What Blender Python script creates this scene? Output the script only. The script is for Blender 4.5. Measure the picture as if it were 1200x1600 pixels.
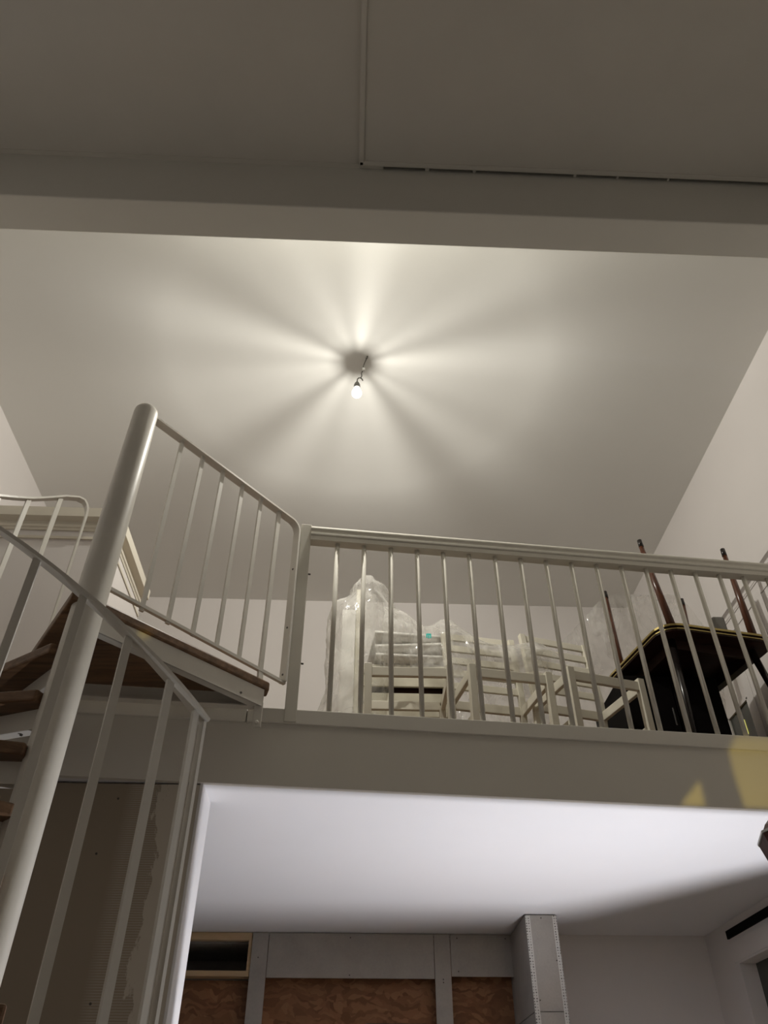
import bpy, bmesh, math, random
from mathutils import Vector, Matrix, noise

for o in list(bpy.data.objects): bpy.data.objects.remove(o)
S = bpy.context.scene
COL = S.collection
R = math.radians
Z0 = 1.55                      # eye height: all heights below are given from the eye, the floor is at -Z0

# ------------------------------------------------------------------ camera, world, exposure
cam = bpy.data.cameras.new('camera'); camo = bpy.data.objects.new('camera', cam); COL.objects.link(camo)
cam.sensor_fit = 'VERTICAL'; cam.sensor_height = 36.0; cam.sensor_width = 27.0
cam.lens = 36.0*1200/1600; cam.shift_x = -4/1600; cam.clip_start = .02
camo.location = (0, 0, Z0); camo.rotation_euler = (R(90+40.2), 0, R(-2.4))
S.camera = camo
w = bpy.data.worlds.new('world'); S.world = w; w.use_nodes = True
w.node_tree.nodes['Background'].inputs[0].default_value = (.5, .48, .45, 1)
w.node_tree.nodes['Background'].inputs[1].default_value = 0.0      # closed room: no sky reaches it
S.view_settings.view_transform = 'Standard'; S.view_settings.look = 'None'
S.view_settings.gamma = 1; S.view_settings.use_curve_mapping = False
S.view_settings.exposure = -0.10

BULB_W, BULB_C = 140.0, (1.0, .965, .875)
FLOOD_W, FLOOD_C = 195.0, (.95, .95, 1.0)
LANTERN_W, LANTERN_C = 50.0, (1.0, .74, .12)

# ------------------------------------------------------------------ materials
def nt(name):
    m = bpy.data.materials.new(name); m.use_nodes = True
    return m, m.node_tree.nodes, m.node_tree.links, m.node_tree.nodes['Principled BSDF']
def setc(b, c, rough, metal=0, spec=None):
    b.inputs['Base Color'].default_value = (*c, 1); b.inputs['Roughness'].default_value = rough
    b.inputs['Metallic'].default_value = metal
    if spec is not None: b.inputs['Specular IOR Level'].default_value = spec
def mixcol(N, L, fac, a, b):
    m = N.new('ShaderNodeMix'); m.data_type = 'RGBA'
    if hasattr(fac, 'links'): L.new(fac, m.inputs[0])
    else: m.inputs[0].default_value = fac
    for s, v in ((6, a), (7, b)):
        if hasattr(v, 'links'): L.new(v, m.inputs[s])
        else: m.inputs[s].default_value = (*v, 1)
    return m.outputs[2]
def noisen(N, L, scale, detail=4, rough=.5, vec=None):
    n = N.new('ShaderNodeTexNoise'); n.inputs['Scale'].default_value = scale
    n.inputs['Detail'].default_value = detail; n.inputs['Roughness'].default_value = rough
    if vec is not None: L.new(vec, n.inputs['Vector'])
    return n
def ramp(N, L, val, p0, p1):
    r = N.new('ShaderNodeMapRange'); r.inputs[1].default_value = p0; r.inputs[2].default_value = p1
    L.new(val, r.inputs[0]); return r.outputs[0]
def math_(N, L, op, a, b=None, clamp=False):
    m = N.new('ShaderNodeMath'); m.operation = op; m.use_clamp = clamp
    for i, v in enumerate((a, b)):
        if v is None: continue
        if hasattr(v, 'links'): L.new(v, m.inputs[i])
        else: m.inputs[i].default_value = v
    return m.outputs[0]
def bump(N, L, b, h, strength, dist):
    p = N.new('ShaderNodeBump'); p.inputs['Strength'].default_value = strength; p.inputs['Distance'].default_value = dist
    L.new(h, p.inputs['Height']); L.new(p.outputs[0], b.inputs['Normal'])
def objvec(N): return N.new('ShaderNodeTexCoord').outputs['Object']
def paint(name, c, rough=.6, var=.04, scale=3.0, bmp=.08, spec=.3):
    m, N, L, b = nt(name); setc(b, c, rough, spec=spec)
    v = objvec(N); n = noisen(N, L, scale, 5, .6, v)
    dark = tuple(x*(1-var*2) for x in c)
    L.new(mixcol(N, L, ramp(N, L, n.outputs[0], .3, .7), dark, c), b.inputs['Base Color'])
    n2 = noisen(N, L, 160, 3, .6, v); bump(N, L, b, n2.outputs[0], bmp, .002)
    return m
def wood(name, c1, c2, rough=.45, scale=(4, 40, 40), spec=.4):
    m, N, L, b = nt(name); setc(b, c1, rough, spec=spec)
    mp = N.new('ShaderNodeMapping'); mp.inputs['Scale'].default_value = scale; L.new(objvec(N), mp.inputs[0])
    n = noisen(N, L, 1.0, 6, .65, mp.outputs[0])
    L.new(mixcol(N, L, ramp(N, L, n.outputs[0], .35, .68), c1, c2), b.inputs['Base Color'])
    bump(N, L, b, n.outputs[0], .15, .002); return m
def solid(name, c, rough, metal=0, spec=None, emis=None):
    m, N, L, b = nt(name); setc(b, c, rough, metal, spec)
    n = noisen(N, L, 60, 3); L.new(ramp(N, L, n.outputs[0], -1.5 + 2*(1-rough), 3), b.inputs['Roughness']) if False else None
    if emis:
        b.inputs['Emission Color'].default_value = (*emis[0], 1); b.inputs['Emission Strength'].default_value = emis[1]
    return m
M = {}
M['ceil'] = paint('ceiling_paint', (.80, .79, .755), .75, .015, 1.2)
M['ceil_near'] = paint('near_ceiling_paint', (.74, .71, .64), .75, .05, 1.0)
M['wall'] = paint('wall_paint', (.80, .76, .735), .7, .015, 1.5)
M['beam'] = paint('beam_paint', (.76, .745, .68), .7, .02, 1.5)
M['fascia'] = paint('fascia_paint', (.74, .71, .64), .6, .02, 2.0)
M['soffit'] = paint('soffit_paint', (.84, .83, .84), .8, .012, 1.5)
M['screed'] = paint('screed', (.58, .56, .53), .8, .06, 4)
M['metal'] = paint('white_painted_steel', (.74, .71, .64), .38, .04, 8, .04, .5)
M['rail'] = paint('rail_paint', (.70, .67, .59), .68, .03, 6, .03, .25)
M['trim'] = paint('cornice_paint', (.78, .73, .62), .5, .03, 5, .03)
M['tread'] = wood('tread_wood', (.115, .064, .032), (.25, .145, .078), .45)
M['floorwood'] = wood('floor_wood', (.16, .09, .05), (.26, .16, .09), .5)
M['pine'] = wood('raw_pine', (.50, .36, .20), (.62, .46, .28), .7, (3, 30, 30))
M['chair'] = paint('white_chair_wood', (.72, .68, .57), .45, .05, 9, .05)
M['crate'] = paint('white_crate_wood', (.68, .64, .52), .5, .06, 9, .05)
M['cushion'] = paint('white_cushion', (.88, .86, .82), .85, .05, 12, .3)
M['tabledark'] = wood('dark_table_wood', (.016, .006, .004), (.036, .013, .007), .45, (4, 40, 40), .25)
M['tableleg'] = wood('table_leg_wood', (.06, .020, .010), (.15, .055, .026), .22, (30, 30, 4), .6)
M['legdark'] = solid('dark_leg', (.012, .009, .008), .25, 0, .6)
M['cardboard'] = paint('cardboard', (.42, .34, .25), .9, .05, 6)  # for the added box that shapes the work lamp's light
M['brass'] = solid('aged_brass', (.50, .40, .16), .28, 1.0)
M['black'] = solid('black_lacquer', (.004, .003, .003), .7, 0, .08)
M['screw'] = solid('screw_steel', (.10, .09, .08), .5, .6)
M['grey'] = solid('grey_plastic', (.22, .21, .19), .6)
M['glass_dark'] = solid('dark_window_glass', (.05, .055, .045), .15, 0, .5)
M['socket'] = solid('grey_bakelite', (.16, .16, .15), .5)
M['cord'] = solid('grey_cord', (.12, .115, .10), .6)
M['white_plastic'] = solid('white_plastic', (.8, .8, .78), .4)
M['tag'] = solid('teal_print', (.02, .62, .55), .5, emis=None)
M['lantern'] = wood('lantern_wood', (.07, .022, .015), (.12, .04, .028), .4)
M['yellow'] = solid('glowing_yellow', (.9, .85, .3), .5, emis=((1, .93, .25), 1.1))

def plasterboard(name, c, var=.08):
    m, N, L, b = nt(name); setc(b, c, .85, spec=.2)
    v = objvec(N); n = noisen(N, L, 6, 6, .6, v); n2 = noisen(N, L, 90, 2, .5, v)
    k = math_(N, L, 'ADD', math_(N, L, 'MULTIPLY', n.outputs[0], .7), math_(N, L, 'MULTIPLY', n2.outputs[0], .3))
    L.new(mixcol(N, L, ramp(N, L, k, .35, .65), tuple(x*(1-var) for x in c), tuple(x*(1+var) for x in c)), b.inputs['Base Color'])
    return m
M['pboard'] = plasterboard('grey_plasterboard', (.40, .375, .34))
M['pboard_dark'] = plasterboard('brown_plasterboard', (.235, .195, .15))
# plasterboard with a ragged skim of joint compound beside its right edge, ribbed where the trowel passed
def skimmed():
    m, N, L, b = nt('skimmed_plasterboard'); setc(b, (.2, .17, .13), .85, spec=.15)
    v = objvec(N); sp = N.new('ShaderNodeSeparateXYZ'); L.new(v, sp.inputs[0])
    mp = N.new('ShaderNodeMapping'); mp.inputs['Scale'].default_value = (9, 9, 4.5); L.new(v, mp.inputs[0])
    n = noisen(N, L, 1.0, 5, .62, mp.outputs[0])
    # x runs from the left (-) to the wall end (0)
    edge = math_(N, L, 'ADD', sp.outputs[0], math_(N, L, 'MULTIPLY', math_(N, L, 'SUBTRACT', n.outputs[0], .5), .34))
    skim = ramp(N, L, edge, -.150, -.140)
    tape = math_(N, L, 'MULTIPLY', ramp(N, L, sp.outputs[0], -.29, -.25), .9)
    wv = N.new('ShaderNodeTexWave'); wv.wave_type = 'BANDS'; wv.bands_direction = 'Z'
    wv.inputs['Scale'].default_value = 38; wv.inputs['Distortion'].default_value = .6; L.new(v, wv.inputs[0])
    mid = mixcol(N, L, ramp(N, L, wv.outputs[1], .3, .7), (.36, .305, .24), (.47, .415, .34))
    base = mixcol(N, L, tape, (.34, .285, .22), mid)
    L.new(mixcol(N, L, skim, base, (.60, .55, .47)), b.inputs['Base Color'])
    bump(N, L, b, skim, .4, .003)
    return m
M['skim'] = skimmed()
def osb():
    m, N, L, b = nt('strand_board'); setc(b, (.3, .15, .07), .7, spec=.3)
    v = objvec(N); mp = N.new('ShaderNodeMapping'); mp.inputs['Scale'].default_value = (16, 1, 44); L.new(v, mp.inputs[0])
    dn = noisen(N, L, 5, 3, .5, v); va = N.new('ShaderNodeVectorMath'); va.operation = 'MULTIPLY_ADD'
    L.new(dn.outputs[1], va.inputs[0]); va.inputs[1].default_value = (6, 0, 10); L.new(mp.outputs[0], va.inputs[2])
    vo = N.new('ShaderNodeTexVoronoi'); vo.inputs['Scale'].default_value = 1.0; L.new(va.outputs[0], vo.inputs['Vector'])
    sc = N.new('ShaderNodeSeparateColor'); L.new(vo.outputs['Color'], sc.inputs[0])
    c1 = mixcol(N, L, sc.outputs[0], (.17, .080, .038), (.32, .165, .082))
    n = noisen(N, L, 40, 4, .7, mp.outputs[0])
    L.new(mixcol(N, L, ramp(N, L, n.outputs[0], .55, .72), c1, (.10, .04, .018)), b.inputs['Base Color'])
    bump(N, L, b, sc.outputs[1], .3, .003); return m
M['osb'] = osb()
def bead():
    m, N, L, b = nt('perforated_bead'); setc(b, (.5, .5, .47), .5, .3)
    v = objvec(N); vo = N.new('ShaderNodeTexVoronoi'); vo.inputs['Scale'].default_value = 70
    vo.inputs['Randomness'].default_value = .15; L.new(v, vo.inputs['Vector'])
    L.new(mixcol(N, L, ramp(N, L, vo.outputs['Distance'], .28, .36), (.10, .09, .08), (.62, .61, .57)), b.inputs['Base Color'])
    return m
M['bead'] = bead()
def film(name, opac, tint=(.86, .84, .80)):
    m, N, L, b = nt(name); out = N['Material Output']
    setc(b, tint, .12, spec=.8)
    v = objvec(N); mp = N.new('ShaderNodeMapping'); mp.inputs['Scale'].default_value = (9, 9, 3.5); L.new(v, mp.inputs[0])
    n = noisen(N, L, 1.0, 2.5, .5, mp.outputs[0]); n.inputs['Distortion'].default_value = 1.1
    bump(N, L, b, n.outputs[0], .9, .03)
    tr = N.new('ShaderNodeBsdfTransparent'); tr.inputs[0].default_value = (.97, .97, .96, 1)
    tl = N.new('ShaderNodeBsdfTranslucent'); tl.inputs[0].default_value = (*tint, 1)
    mx0 = N.new('ShaderNodeMixShader'); mx0.inputs[0].default_value = .35
    L.new(b.outputs[0], mx0.inputs[1]); L.new(tl.outputs[0], mx0.inputs[2])
    lw = N.new('ShaderNodeLayerWeight'); lw.inputs[0].default_value = .35
    f = math_(N, L, 'ADD', math_(N, L, 'MULTIPLY', lw.outputs['Facing'], .30), math_(N, L, 'MULTIPLY', ramp(N, L, n.outputs[0], .3, .8), opac), True)
    mx = N.new('ShaderNodeMixShader'); L.new(f, mx.inputs[0])
    L.new(tr.outputs[0], mx.inputs[1]); L.new(mx0.outputs[0], mx.inputs[2]); L.new(mx.outputs[0], out.inputs[0])
    return m
M['film'] = film('plastic_film', .72)
M['film_thin'] = film('thin_plastic_film', .55)
def bulbglass():
    m, N, L, b = nt('lit_bulb_glass'); out = N['Material Output']
    tr = N.new('ShaderNodeBsdfTransparent'); em = N.new('ShaderNodeEmission')
    em.inputs[0].default_value = (1, .97, .86, 1); em.inputs[1].default_value = 9
    mx = N.new('ShaderNodeMixShader'); mx.inputs[0].default_value = .4
    L.new(tr.outputs[0], mx.inputs[1]); L.new(em.outputs[0], mx.inputs[2]); L.new(mx.outputs[0], out.inputs[0]); return m
M['bulb'] = bulbglass()

def clearglass():
    m, N, L, b = nt('clear_lamp_glass'); out = N['Material Output']; setc(b, (.9, .9, .9), .2)
    tr = N.new('ShaderNodeBsdfTransparent'); mx = N.new('ShaderNodeMixShader'); mx.inputs[0].default_value = .1
    L.new(tr.outputs[0], mx.inputs[1]); L.new(b.outputs[0], mx.inputs[2]); L.new(mx.outputs[0], out.inputs[0]); return m
M['clearglass'] = clearglass()

# ------------------------------------------------------------------ mesh helpers (coordinates from the eye)
def V(*a): return Vector(a)
def box(bm, a, b):
    x0, y0, z0 = a; x1, y1, z1 = b
    vs = [bm.verts.new(p) for p in ((x0,y0,z0),(x1,y0,z0),(x1,y1,z0),(x0,y1,z0),(x0,y0,z1),(x1,y0,z1),(x1,y1,z1),(x0,y1,z1))]
    for f in ((3,2,1,0),(4,5,6,7),(0,1,5,4),(1,2,6,5),(2,3,7,6),(3,0,4,7)): bm.faces.new([vs[i] for i in f])
def prism(bm, poly, z0, z1):
    lo = [bm.verts.new((x, y, z0)) for x, y in poly]; hi = [bm.verts.new((x, y, z1)) for x, y in poly]
    bm.faces.new(lo[::-1]); bm.faces.new(hi); n = len(poly)
    for i in range(n): bm.faces.new((lo[i], lo[(i+1) % n], hi[(i+1) % n], hi[i]))
def frame_at(d, up):
    d = d.normalized(); s = d.cross(up)
    if s.length < 1e-6: s = d.cross(Vector((1, 0, 0)))
    s.normalize(); return s, s.cross(d).normalized()
def bar(bm, p0, p1, wd, ht, up=Vector((0, 0, 1))):
    """rectangular bar from p0 to p1, wd along the side, ht along up"""
    p0, p1 = Vector(p0), Vector(p1); s, u = frame_at(p1-p0, Vector(up))
    vs = []
    for p in (p0, p1):
        for a, b in ((-1,-1),(1,-1),(1,1),(-1,1)): vs.append(bm.verts.new(p + s*a*wd/2 + u*b*ht/2))
    for f in ((3,2,1,0),(4,5,6,7),(0,1,5,4),(1,2,6,5),(2,3,7,6),(3,0,4,7)): bm.faces.new([vs[i] for i in f])
def sweep(bm, pts, prof, ups=None, cap=True):
    """profile (side, up) swept along pts"""
    rings = []
    pts = [Vector(p) for p in pts]
    for i, p in enumerate(pts):
        a = pts[max(i-1, 0)]; c = pts[min(i+1, len(pts)-1)]
        s, u = frame_at(c-a, Vector(ups[i]) if ups else Vector((0, 0, 1)))
        rings.append([bm.verts.new(p + s*x + u*y) for x, y in prof])
    n = len(prof)
    for r0, r1 in zip(rings, rings[1:]):
        for j in range(n): bm.faces.new((r0[j], r0[(j+1) % n], r1[(j+1) % n], r1[j]))
    if cap: bm.faces.new(rings[0][::-1]); bm.faces.new(rings[-1])
def circ(r, n): return [(r*math.cos(2*math.pi*i/n), r*math.sin(2*math.pi*i/n)) for i in range(n)]
def rectp(w_, h_): return [(-w_/2,-h_/2),(w_/2,-h_/2),(w_/2,h_/2),(-w_/2,h_/2)]
def tube(bm, pts, r, n=12): sweep(bm, pts, circ(r, n), [(0.3, .9, .1)]*len(pts) if abs((Vector(pts[-1])-Vector(pts[0])).normalized().z) > .95 else None)
def lathe(bm, prof, n=24, c=(0, 0, 0), axis=None):
    """prof: list of (radius, height) about z"""
    rings = []
    c = Vector(c)
    for r, z in prof:
        if r < 1e-5: rings.append([bm.verts.new(c + Vector((0, 0, z)))])
        else: rings.append([bm.verts.new(c + Vector((r*math.cos(2*math.pi*i/n), r*math.sin(2*math.pi*i/n), z))) for i in range(n)])
    for a, b in zip(rings, rings[1:]):
        for i in range(n):
            j = (i+1) % n
            if len(a) == 1 and len(b) > 1: bm.faces.new((a[0], b[j], b[i]))
            elif len(b) == 1 and len(a) > 1: bm.faces.new((a[i], a[j], b[0]))
            elif len(a) > 1: bm.faces.new((a[i], a[j], b[j], b[i]))
    if len(rings[0]) > 1: bm.faces.new(rings[0][::-1])
    if len(rings[-1]) > 1: bm.faces.new(rings[-1])
def taper(bm, p0, p1, r0, r1, n=12):
    p0, p1 = Vector(p0), Vector(p1); s, u = frame_at(p1-p0, Vector((0.2, 1, 0)))
    a = [bm.verts.new(p0 + s*x*r0 + u*y*r0) for x, y in circ(1, n)]; b = [bm.verts.new(p1 + s*x*r1 + u*y*r1) for x, y in circ(1, n)]
    bm.faces.new(a[::-1]); bm.faces.new(b)
    for i in range(n): bm.faces.new((a[i], a[(i+1) % n], b[(i+1) % n], b[i]))
def obj(name, bm, mat, parent=None, smooth=False, bevel=0, local=False, origin=None):
    """links bm as one mesh object; world-built meshes are moved so that the parent's base is their origin"""
    bmesh.ops.recalc_face_normals(bm, faces=bm.faces)
    off = Vector((0, 0, 0))
    o = bpy.data.objects.new(name, None) if False else None
    me = bpy.data.meshes.new(name)
    if not local:
        base = parent.get('_base') if parent else None
        off = Vector(origin) if origin is not None else (Vector(base) if base is not None else Vector((0, 0, -Z0)))
        bmesh.ops.translate(bm, verts=bm.verts, vec=-off)
    bm.to_mesh(me); bm.free()
    if smooth:
        for p in me.polygons: p.use_smooth = True
    me.materials.append(M[mat] if isinstance(mat, str) else mat)
    o = bpy.data.objects.new(name, me); COL.objects.link(o)
    if bevel:
        b = o.modifiers.new('bevel', 'BEVEL'); b.width = bevel; b.segments = 2; b.limit_method = 'ANGLE'; b.angle_limit = R(40)
    if smooth and not bevel:
        pass
    if parent:
        o.parent = parent
        if origin is not None: o.location = Vector(origin) - Vector(parent['_base']); 
    elif not local:
        o.location = off + Vector((0, 0, Z0))
    if not local: o['_base'] = list(off)
    return o
def thing(name, label, cat, base, group=None):
    o = bpy.data.objects.new(name, None); COL.objects.link(o)
    o.empty_display_size = .1
    o.location = Vector(base) + Vector((0, 0, Z0)); o['_base'] = list(base)
    o['label'] = label; o['category'] = cat
    if group: o['group'] = group
    return o
def tag(o, label, cat, group=None):
    o['label'] = label; o['category'] = cat
    if group: o['group'] = group
    return o
def struct(name, bm, mat, label=None, bevel=0, smooth=False, origin=None):
    o = obj(name, bm, mat, None, smooth, bevel, origin=origin); o['kind'] = 'structure'
    if label: o['label'] = label
    return o
def B(): return bmesh.new()
def bx(a, b):
    m = B(); box(m, a, b); return m
def copy_tree(o, parent=None):
    c = o.copy(); COL.objects.link(c)
    c.parent = parent
    for ch in list(o.children): copy_tree(ch, c)
    return c

# ------------------------------------------------------------------ the shell
XL, XR, YB, YF = -2.36, 2.36, 5.65, -3.6
ZC, ZCN, ZB = 3.74, 3.80, 3.40           # far ceiling, near ceiling, beam soffit
ZS, ZT = 1.147, 1.470                     # loft soffit and loft floor
EA = R(5.07); ED = Vector((math.cos(EA), math.sin(EA), 0)); EN = Vector((math.sin(EA), -math.cos(EA), 0))   # loft edge and its outward normal
E0 = Vector((-.256, 3.068, 0))
def ey(x, out=0.0):                       # y of the loft edge plane at x, moved out by 'out'
    return E0.y + (x-E0.x)*math.tan(EA) - out/math.cos(EA)

struct('floor', bx((XL-.1, YF-.1, -Z0-.1), (XR+.1, YB+.3, -Z0)), 'screed', 'pale screed floor of the hall')
struct('ceiling', bx((XL-.1, 2.005, ZC), (XR+.1, YB+.1, ZC+.1)), 'ceil', 'white ceiling above the loft lit by the hanging bulb')
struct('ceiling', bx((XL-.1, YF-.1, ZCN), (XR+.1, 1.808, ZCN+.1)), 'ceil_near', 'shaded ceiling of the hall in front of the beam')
# raised board on the right half of the near ceiling, with a bead on two sides
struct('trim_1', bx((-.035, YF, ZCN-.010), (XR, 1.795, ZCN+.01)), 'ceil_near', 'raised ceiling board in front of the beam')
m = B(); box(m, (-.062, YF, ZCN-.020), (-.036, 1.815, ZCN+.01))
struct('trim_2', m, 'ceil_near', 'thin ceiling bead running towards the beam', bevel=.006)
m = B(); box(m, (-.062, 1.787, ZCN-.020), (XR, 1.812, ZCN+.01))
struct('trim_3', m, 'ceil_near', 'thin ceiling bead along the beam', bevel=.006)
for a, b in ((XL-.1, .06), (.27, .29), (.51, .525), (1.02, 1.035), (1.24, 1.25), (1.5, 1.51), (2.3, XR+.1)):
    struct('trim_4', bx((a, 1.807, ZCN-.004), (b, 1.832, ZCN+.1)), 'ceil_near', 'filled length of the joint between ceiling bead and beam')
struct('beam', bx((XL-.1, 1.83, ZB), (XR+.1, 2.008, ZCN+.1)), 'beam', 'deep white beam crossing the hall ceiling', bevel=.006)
struct('wall_left', bx((XL-.1, YF, -Z0), (XL, YB, ZCN)), 'wall', 'white wall beside the spiral stair')
struct('wall_front', bx((XL-.1, YF-.1, -Z0), (XR+.1, YF, ZCN)), 'wall', 'white wall at the other end of the hall')
struct('wall_back', bx((XL, YB, ZS), (XR, YB+.1, ZC)), 'wall', 'white end wall of the loft')
struct('wall_back', bx((1.243, YB, -Z0), (XR, YB+.1, ZS)), 'wall', 'plain white wall beside the boxed column under the loft')
# right wall with a window recess under the loft and a slot above it
m = B()
wy0, wy1, wz0, wz1 = 3.75, 5.225, -.5, .915
box(m, (XR, YF, -Z0), (XR+.16, YB, wz0)); box(m, (XR, YF, wz1), (XR+.16, YB, ZCN))
box(m, (XR, YF, wz0), (XR+.16, wy0, wz1)); box(m, (XR, wy1, wz0), (XR+.16, YB, wz1))
struct('wall_right', m, 'wall', 'white wall on the right of the loft and the room below')
wn = struct('window_1', bx((XR+.10, wy0, wz0), (XR+.105, wy1, wz1)), 'glass_dark', 'dark window recess in the wall under the loft')
m = B(); box(m, (XR-.006, 3.7, .925), (XR+.03, 5.285, 1.03)); struct('trim_5', m, 'wall', 'shutter box board over the window under the loft', bevel=.003)
m = B(); box(m, (XR-.012, 3.7, 1.055), (XR+.002, 5.285, 1.10)); struct('trim_6', m, 'black', 'black curtain track above the window under the loft')

# loft slab, loft floor boards, soffit, fascia and sill
m = B(); prism(m, [(XL, ey(XL, -.02)), (XR, ey(XR, -.02)), (XR, YB), (XL, YB)], ZS, ZT-.03)
struct('ceiling', m, 'soffit', 'bright white ceiling under the loft')
m = B(); prism(m, [(XL, ey(XL, -.03)), (XR, ey(XR, -.03)), (XR, YB), (XL, YB)], ZT-.032, ZT)
struct('floor', m, 'floorwood', 'wooden floor of the loft')
def edge_board(s0, s1, z0, z1, out0, out1):
    m = B(); a = E0 + ED*s0; b = E0 + ED*s1
    prism(m, [tuple((a+EN*out1).xy), tuple((b+EN*out1).xy), tuple((b+EN*out0).xy), tuple((a+EN*out0).xy)], z0, z1); return m
SL, SR = -2.113, 2.626
struct('trim_7', edge_board(SL, SR, ZS-.003, ZT-.062, -.025, .0), 'fascia', 'white fascia board along the loft edge')
struct('trim_8', edge_board(-.205, SR, ZT-.066, ZT, -.06, .012), 'fascia', 'white sill strip on the loft edge', bevel=.003)
struct('trim_8', edge_board(SL, -.208, ZT-.066, ZT-.008, -.06, .010), 'fascia', 'white sill strip behind the stair landing', bevel=.003)
struct('trim_9', edge_board(-.205, -.02, ZT-.002, ZT+.010, -.09, -.02), 'floorwood', 'splintered end of a loft floor board')

# grey plasterboard wall under the loft with a white reveal at its free end
XW, YW = -.605, 3.052
m = B(); box(m, (XL-XW, 0, -Z0-(-Z0)), (0, .02, ZS-.008+Z0))
wl = obj('wall_lower_left', m, 'skim', local=True); wl.location = (XW, YW, 0); wl['kind'] = 'structure'; wl['label'] = 'unpainted plasterboard wall with ragged joint compound under the stair'
struct('trim_10', bx((XL, YW+.02, -Z0), (XW-.004, YW+.21, ZS-.008)), 'pboard_dark', 'core of the plasterboard wall under the loft')
struct('trim_11', bx((XW-.006, YW-.004, -Z0), (XW+.006, YW+.212, ZS-.001)), 'soffit', 'white painted end of the plasterboard wall', bevel=.003)
for x, z in ((-.92, 1.08), (-.955, .875), (-.86, .4)):
    m = B(); tube(m, [(x, YW-.0015, z), (x, YW+.004, z)], .0045, 10); bmesh.ops.translate(m, verts=m.verts, vec=(-XW, -YW, Z0)); obj('screw', m, 'screw', wl, local=True)

# lower back wall: plasterboard strips, strand board recesses
YO = YB+.10
m = B(); y0, y1, y2 = YO+.02, YO+.1, YO+.62; bx0, bx1, bz0, bz1 = -1.7, -.645, .925, 1.10
box(m, (XL, y0, -Z0), (1.243, y1, bz0)); box(m, (XL, y0, bz1), (1.243, y1, ZS)); box(m, (bx1, y0, bz0), (1.243, y1, bz1)); box(m, (XL, y0, bz0), (bx0, y1, bz1))
box(m, (bx0-.05, y1, bz0-.05), (bx1+.05, y2, bz0)); box(m, (bx0-.05, y1, bz1), (bx1+.05, y2, bz1+.05)); box(m, (bx0-.05, y1, bz0), (bx0, y2, bz1)); box(m, (bx1, y1, bz0), (bx1+.05, y2, bz1)); box(m, (bx0-.05, y2, bz0-.05), (bx1+.05, y2+.05, bz1+.05))
WLB = struct('wall_lower_back', m, 'pboard', 'unfinished wall under the loft with a deep open bay')
def pb(x0, x1, z0, z1, mat='pboard', y0=YB, th=.0125, name='trim_14', lab='grey plasterboard panel of the unfinished wall'):
    o = obj('panel', bx((x0, y0, z0), (x1, y0+th, z1)), mat, WLB, bevel=.001); o['label'] = lab; return o
pb(-.636, -.532, -Z0, ZS-.004, lab='grey plasterboard strip on the left stud of the unfinished wall')
pb(-.529, .545, .888, ZS-.004, lab='wide grey plasterboard header over the strand board')
pb(.548, .652, -Z0, ZS-.004, lab='grey plasterboard strip on the right stud of the unfinished wall')
pb(.655, 1.056, .902, ZS-.004, lab='grey plasterboard header beside the boxed column')
for x0, x1 in ((-.62, -.545), (.562, .638)):
    obj('stud', bx((x0, YB+.0125, -Z0), (x1, YO, ZS)), 'pine', WLB)['label'] = 'timber stud behind the plasterboard strip'
for x0, x1, lab in ((-1.6, -.645, 'dark strand board left of the studs'), (-.545, .562, 'brown strand board between the studs'), (.638, 1.06, 'dark strand board beside the boxed column')):
    z1 = .885 if x0 < -1 else 1.13
    m = B()
    if -1 < x0 < 0:      # the middle board has an open joint
        box(m, (x0, YO, -Z0), (.11, YO+.018, z1)); box(m, (.50, YO, -Z0), (x1, YO+.018, z1))
        box(m, (.11, YO, -Z0), (.50, YO+.018, .656)); box(m, (.11, YO, .660), (.50, YO+.018, z1))
    else: box(m, (x0, YO, -Z0), (x1, YO+.018, z1))
    obj('strand_board', m, 'osb', WLB)['label'] = lab
obj('rail', bx((-1.7, YB+.01, 1.10), (-.64, YB+.06, ZS-.002)), 'pine', WLB, bevel=.002)['label'] = 'raw pine top rail of the open wall bay'
obj('ledge', bx((-1.7, YB+.0, .893), (-.64, YB+.09, .925)), 'pine', WLB, bevel=.002)['label'] = 'raw pine ledge in the open wall bay'
obj('rail', bx((-.66, YB+.0125, .90), (-.637, YB+.06, ZS-.03)), 'pine', WLB)['label'] = 'raw pine side rail of the open wall bay'
for x, z in ((0, 1.118), (0, .905), (.70, 1.12), (.70, .93), (1.02, 1.12), (.60, .885), (.60, .868), (-.59, 1.0)):
    m = B(); tube(m, [(x, YB-.0015, z), (x, YB+.004, z)], .0042, 10); obj('screw', m, 'screw', WLB)

# boxed column
CX0, CX1, CY0 = 1.055, 1.243, 5.10
m = B(); box(m, (CX0, CY0, -Z0), (CX1, YB+.1, .643)); box(m, (CX0, CY0, .647), (CX1, YB+.1, ZS-.006)); box(m, (CX0+.012, CY0+.012, .64), (CX1-.012, YB, .65))
COLM = struct('column', m, 'pboard', 'plasterboard boxed column with perforated corner beads')
obj('corner_bead', bx((CX0-.0012, CY0-.0022, -Z0), (CX0+.028, CY0+.0, ZS-.008)), 'bead', COLM)['label'] = 'perforated corner bead on the left edge of the column'
obj('corner_bead', bx((CX1-.024, CY0-.0022, -Z0), (CX1+.0012, CY0+.0, ZS-.008)), 'bead', COLM)['label'] = 'perforated corner bead on the right edge of the column'
for x, z in ((1.15, 1.125), (1.215, .90), (1.225, .66), (1.09, .70)):
    m = B(); tube(m, [(x, CY0-.002, z), (x, CY0+.004, z)], .004, 10); obj('screw', m, 'screw', COLM)

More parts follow.
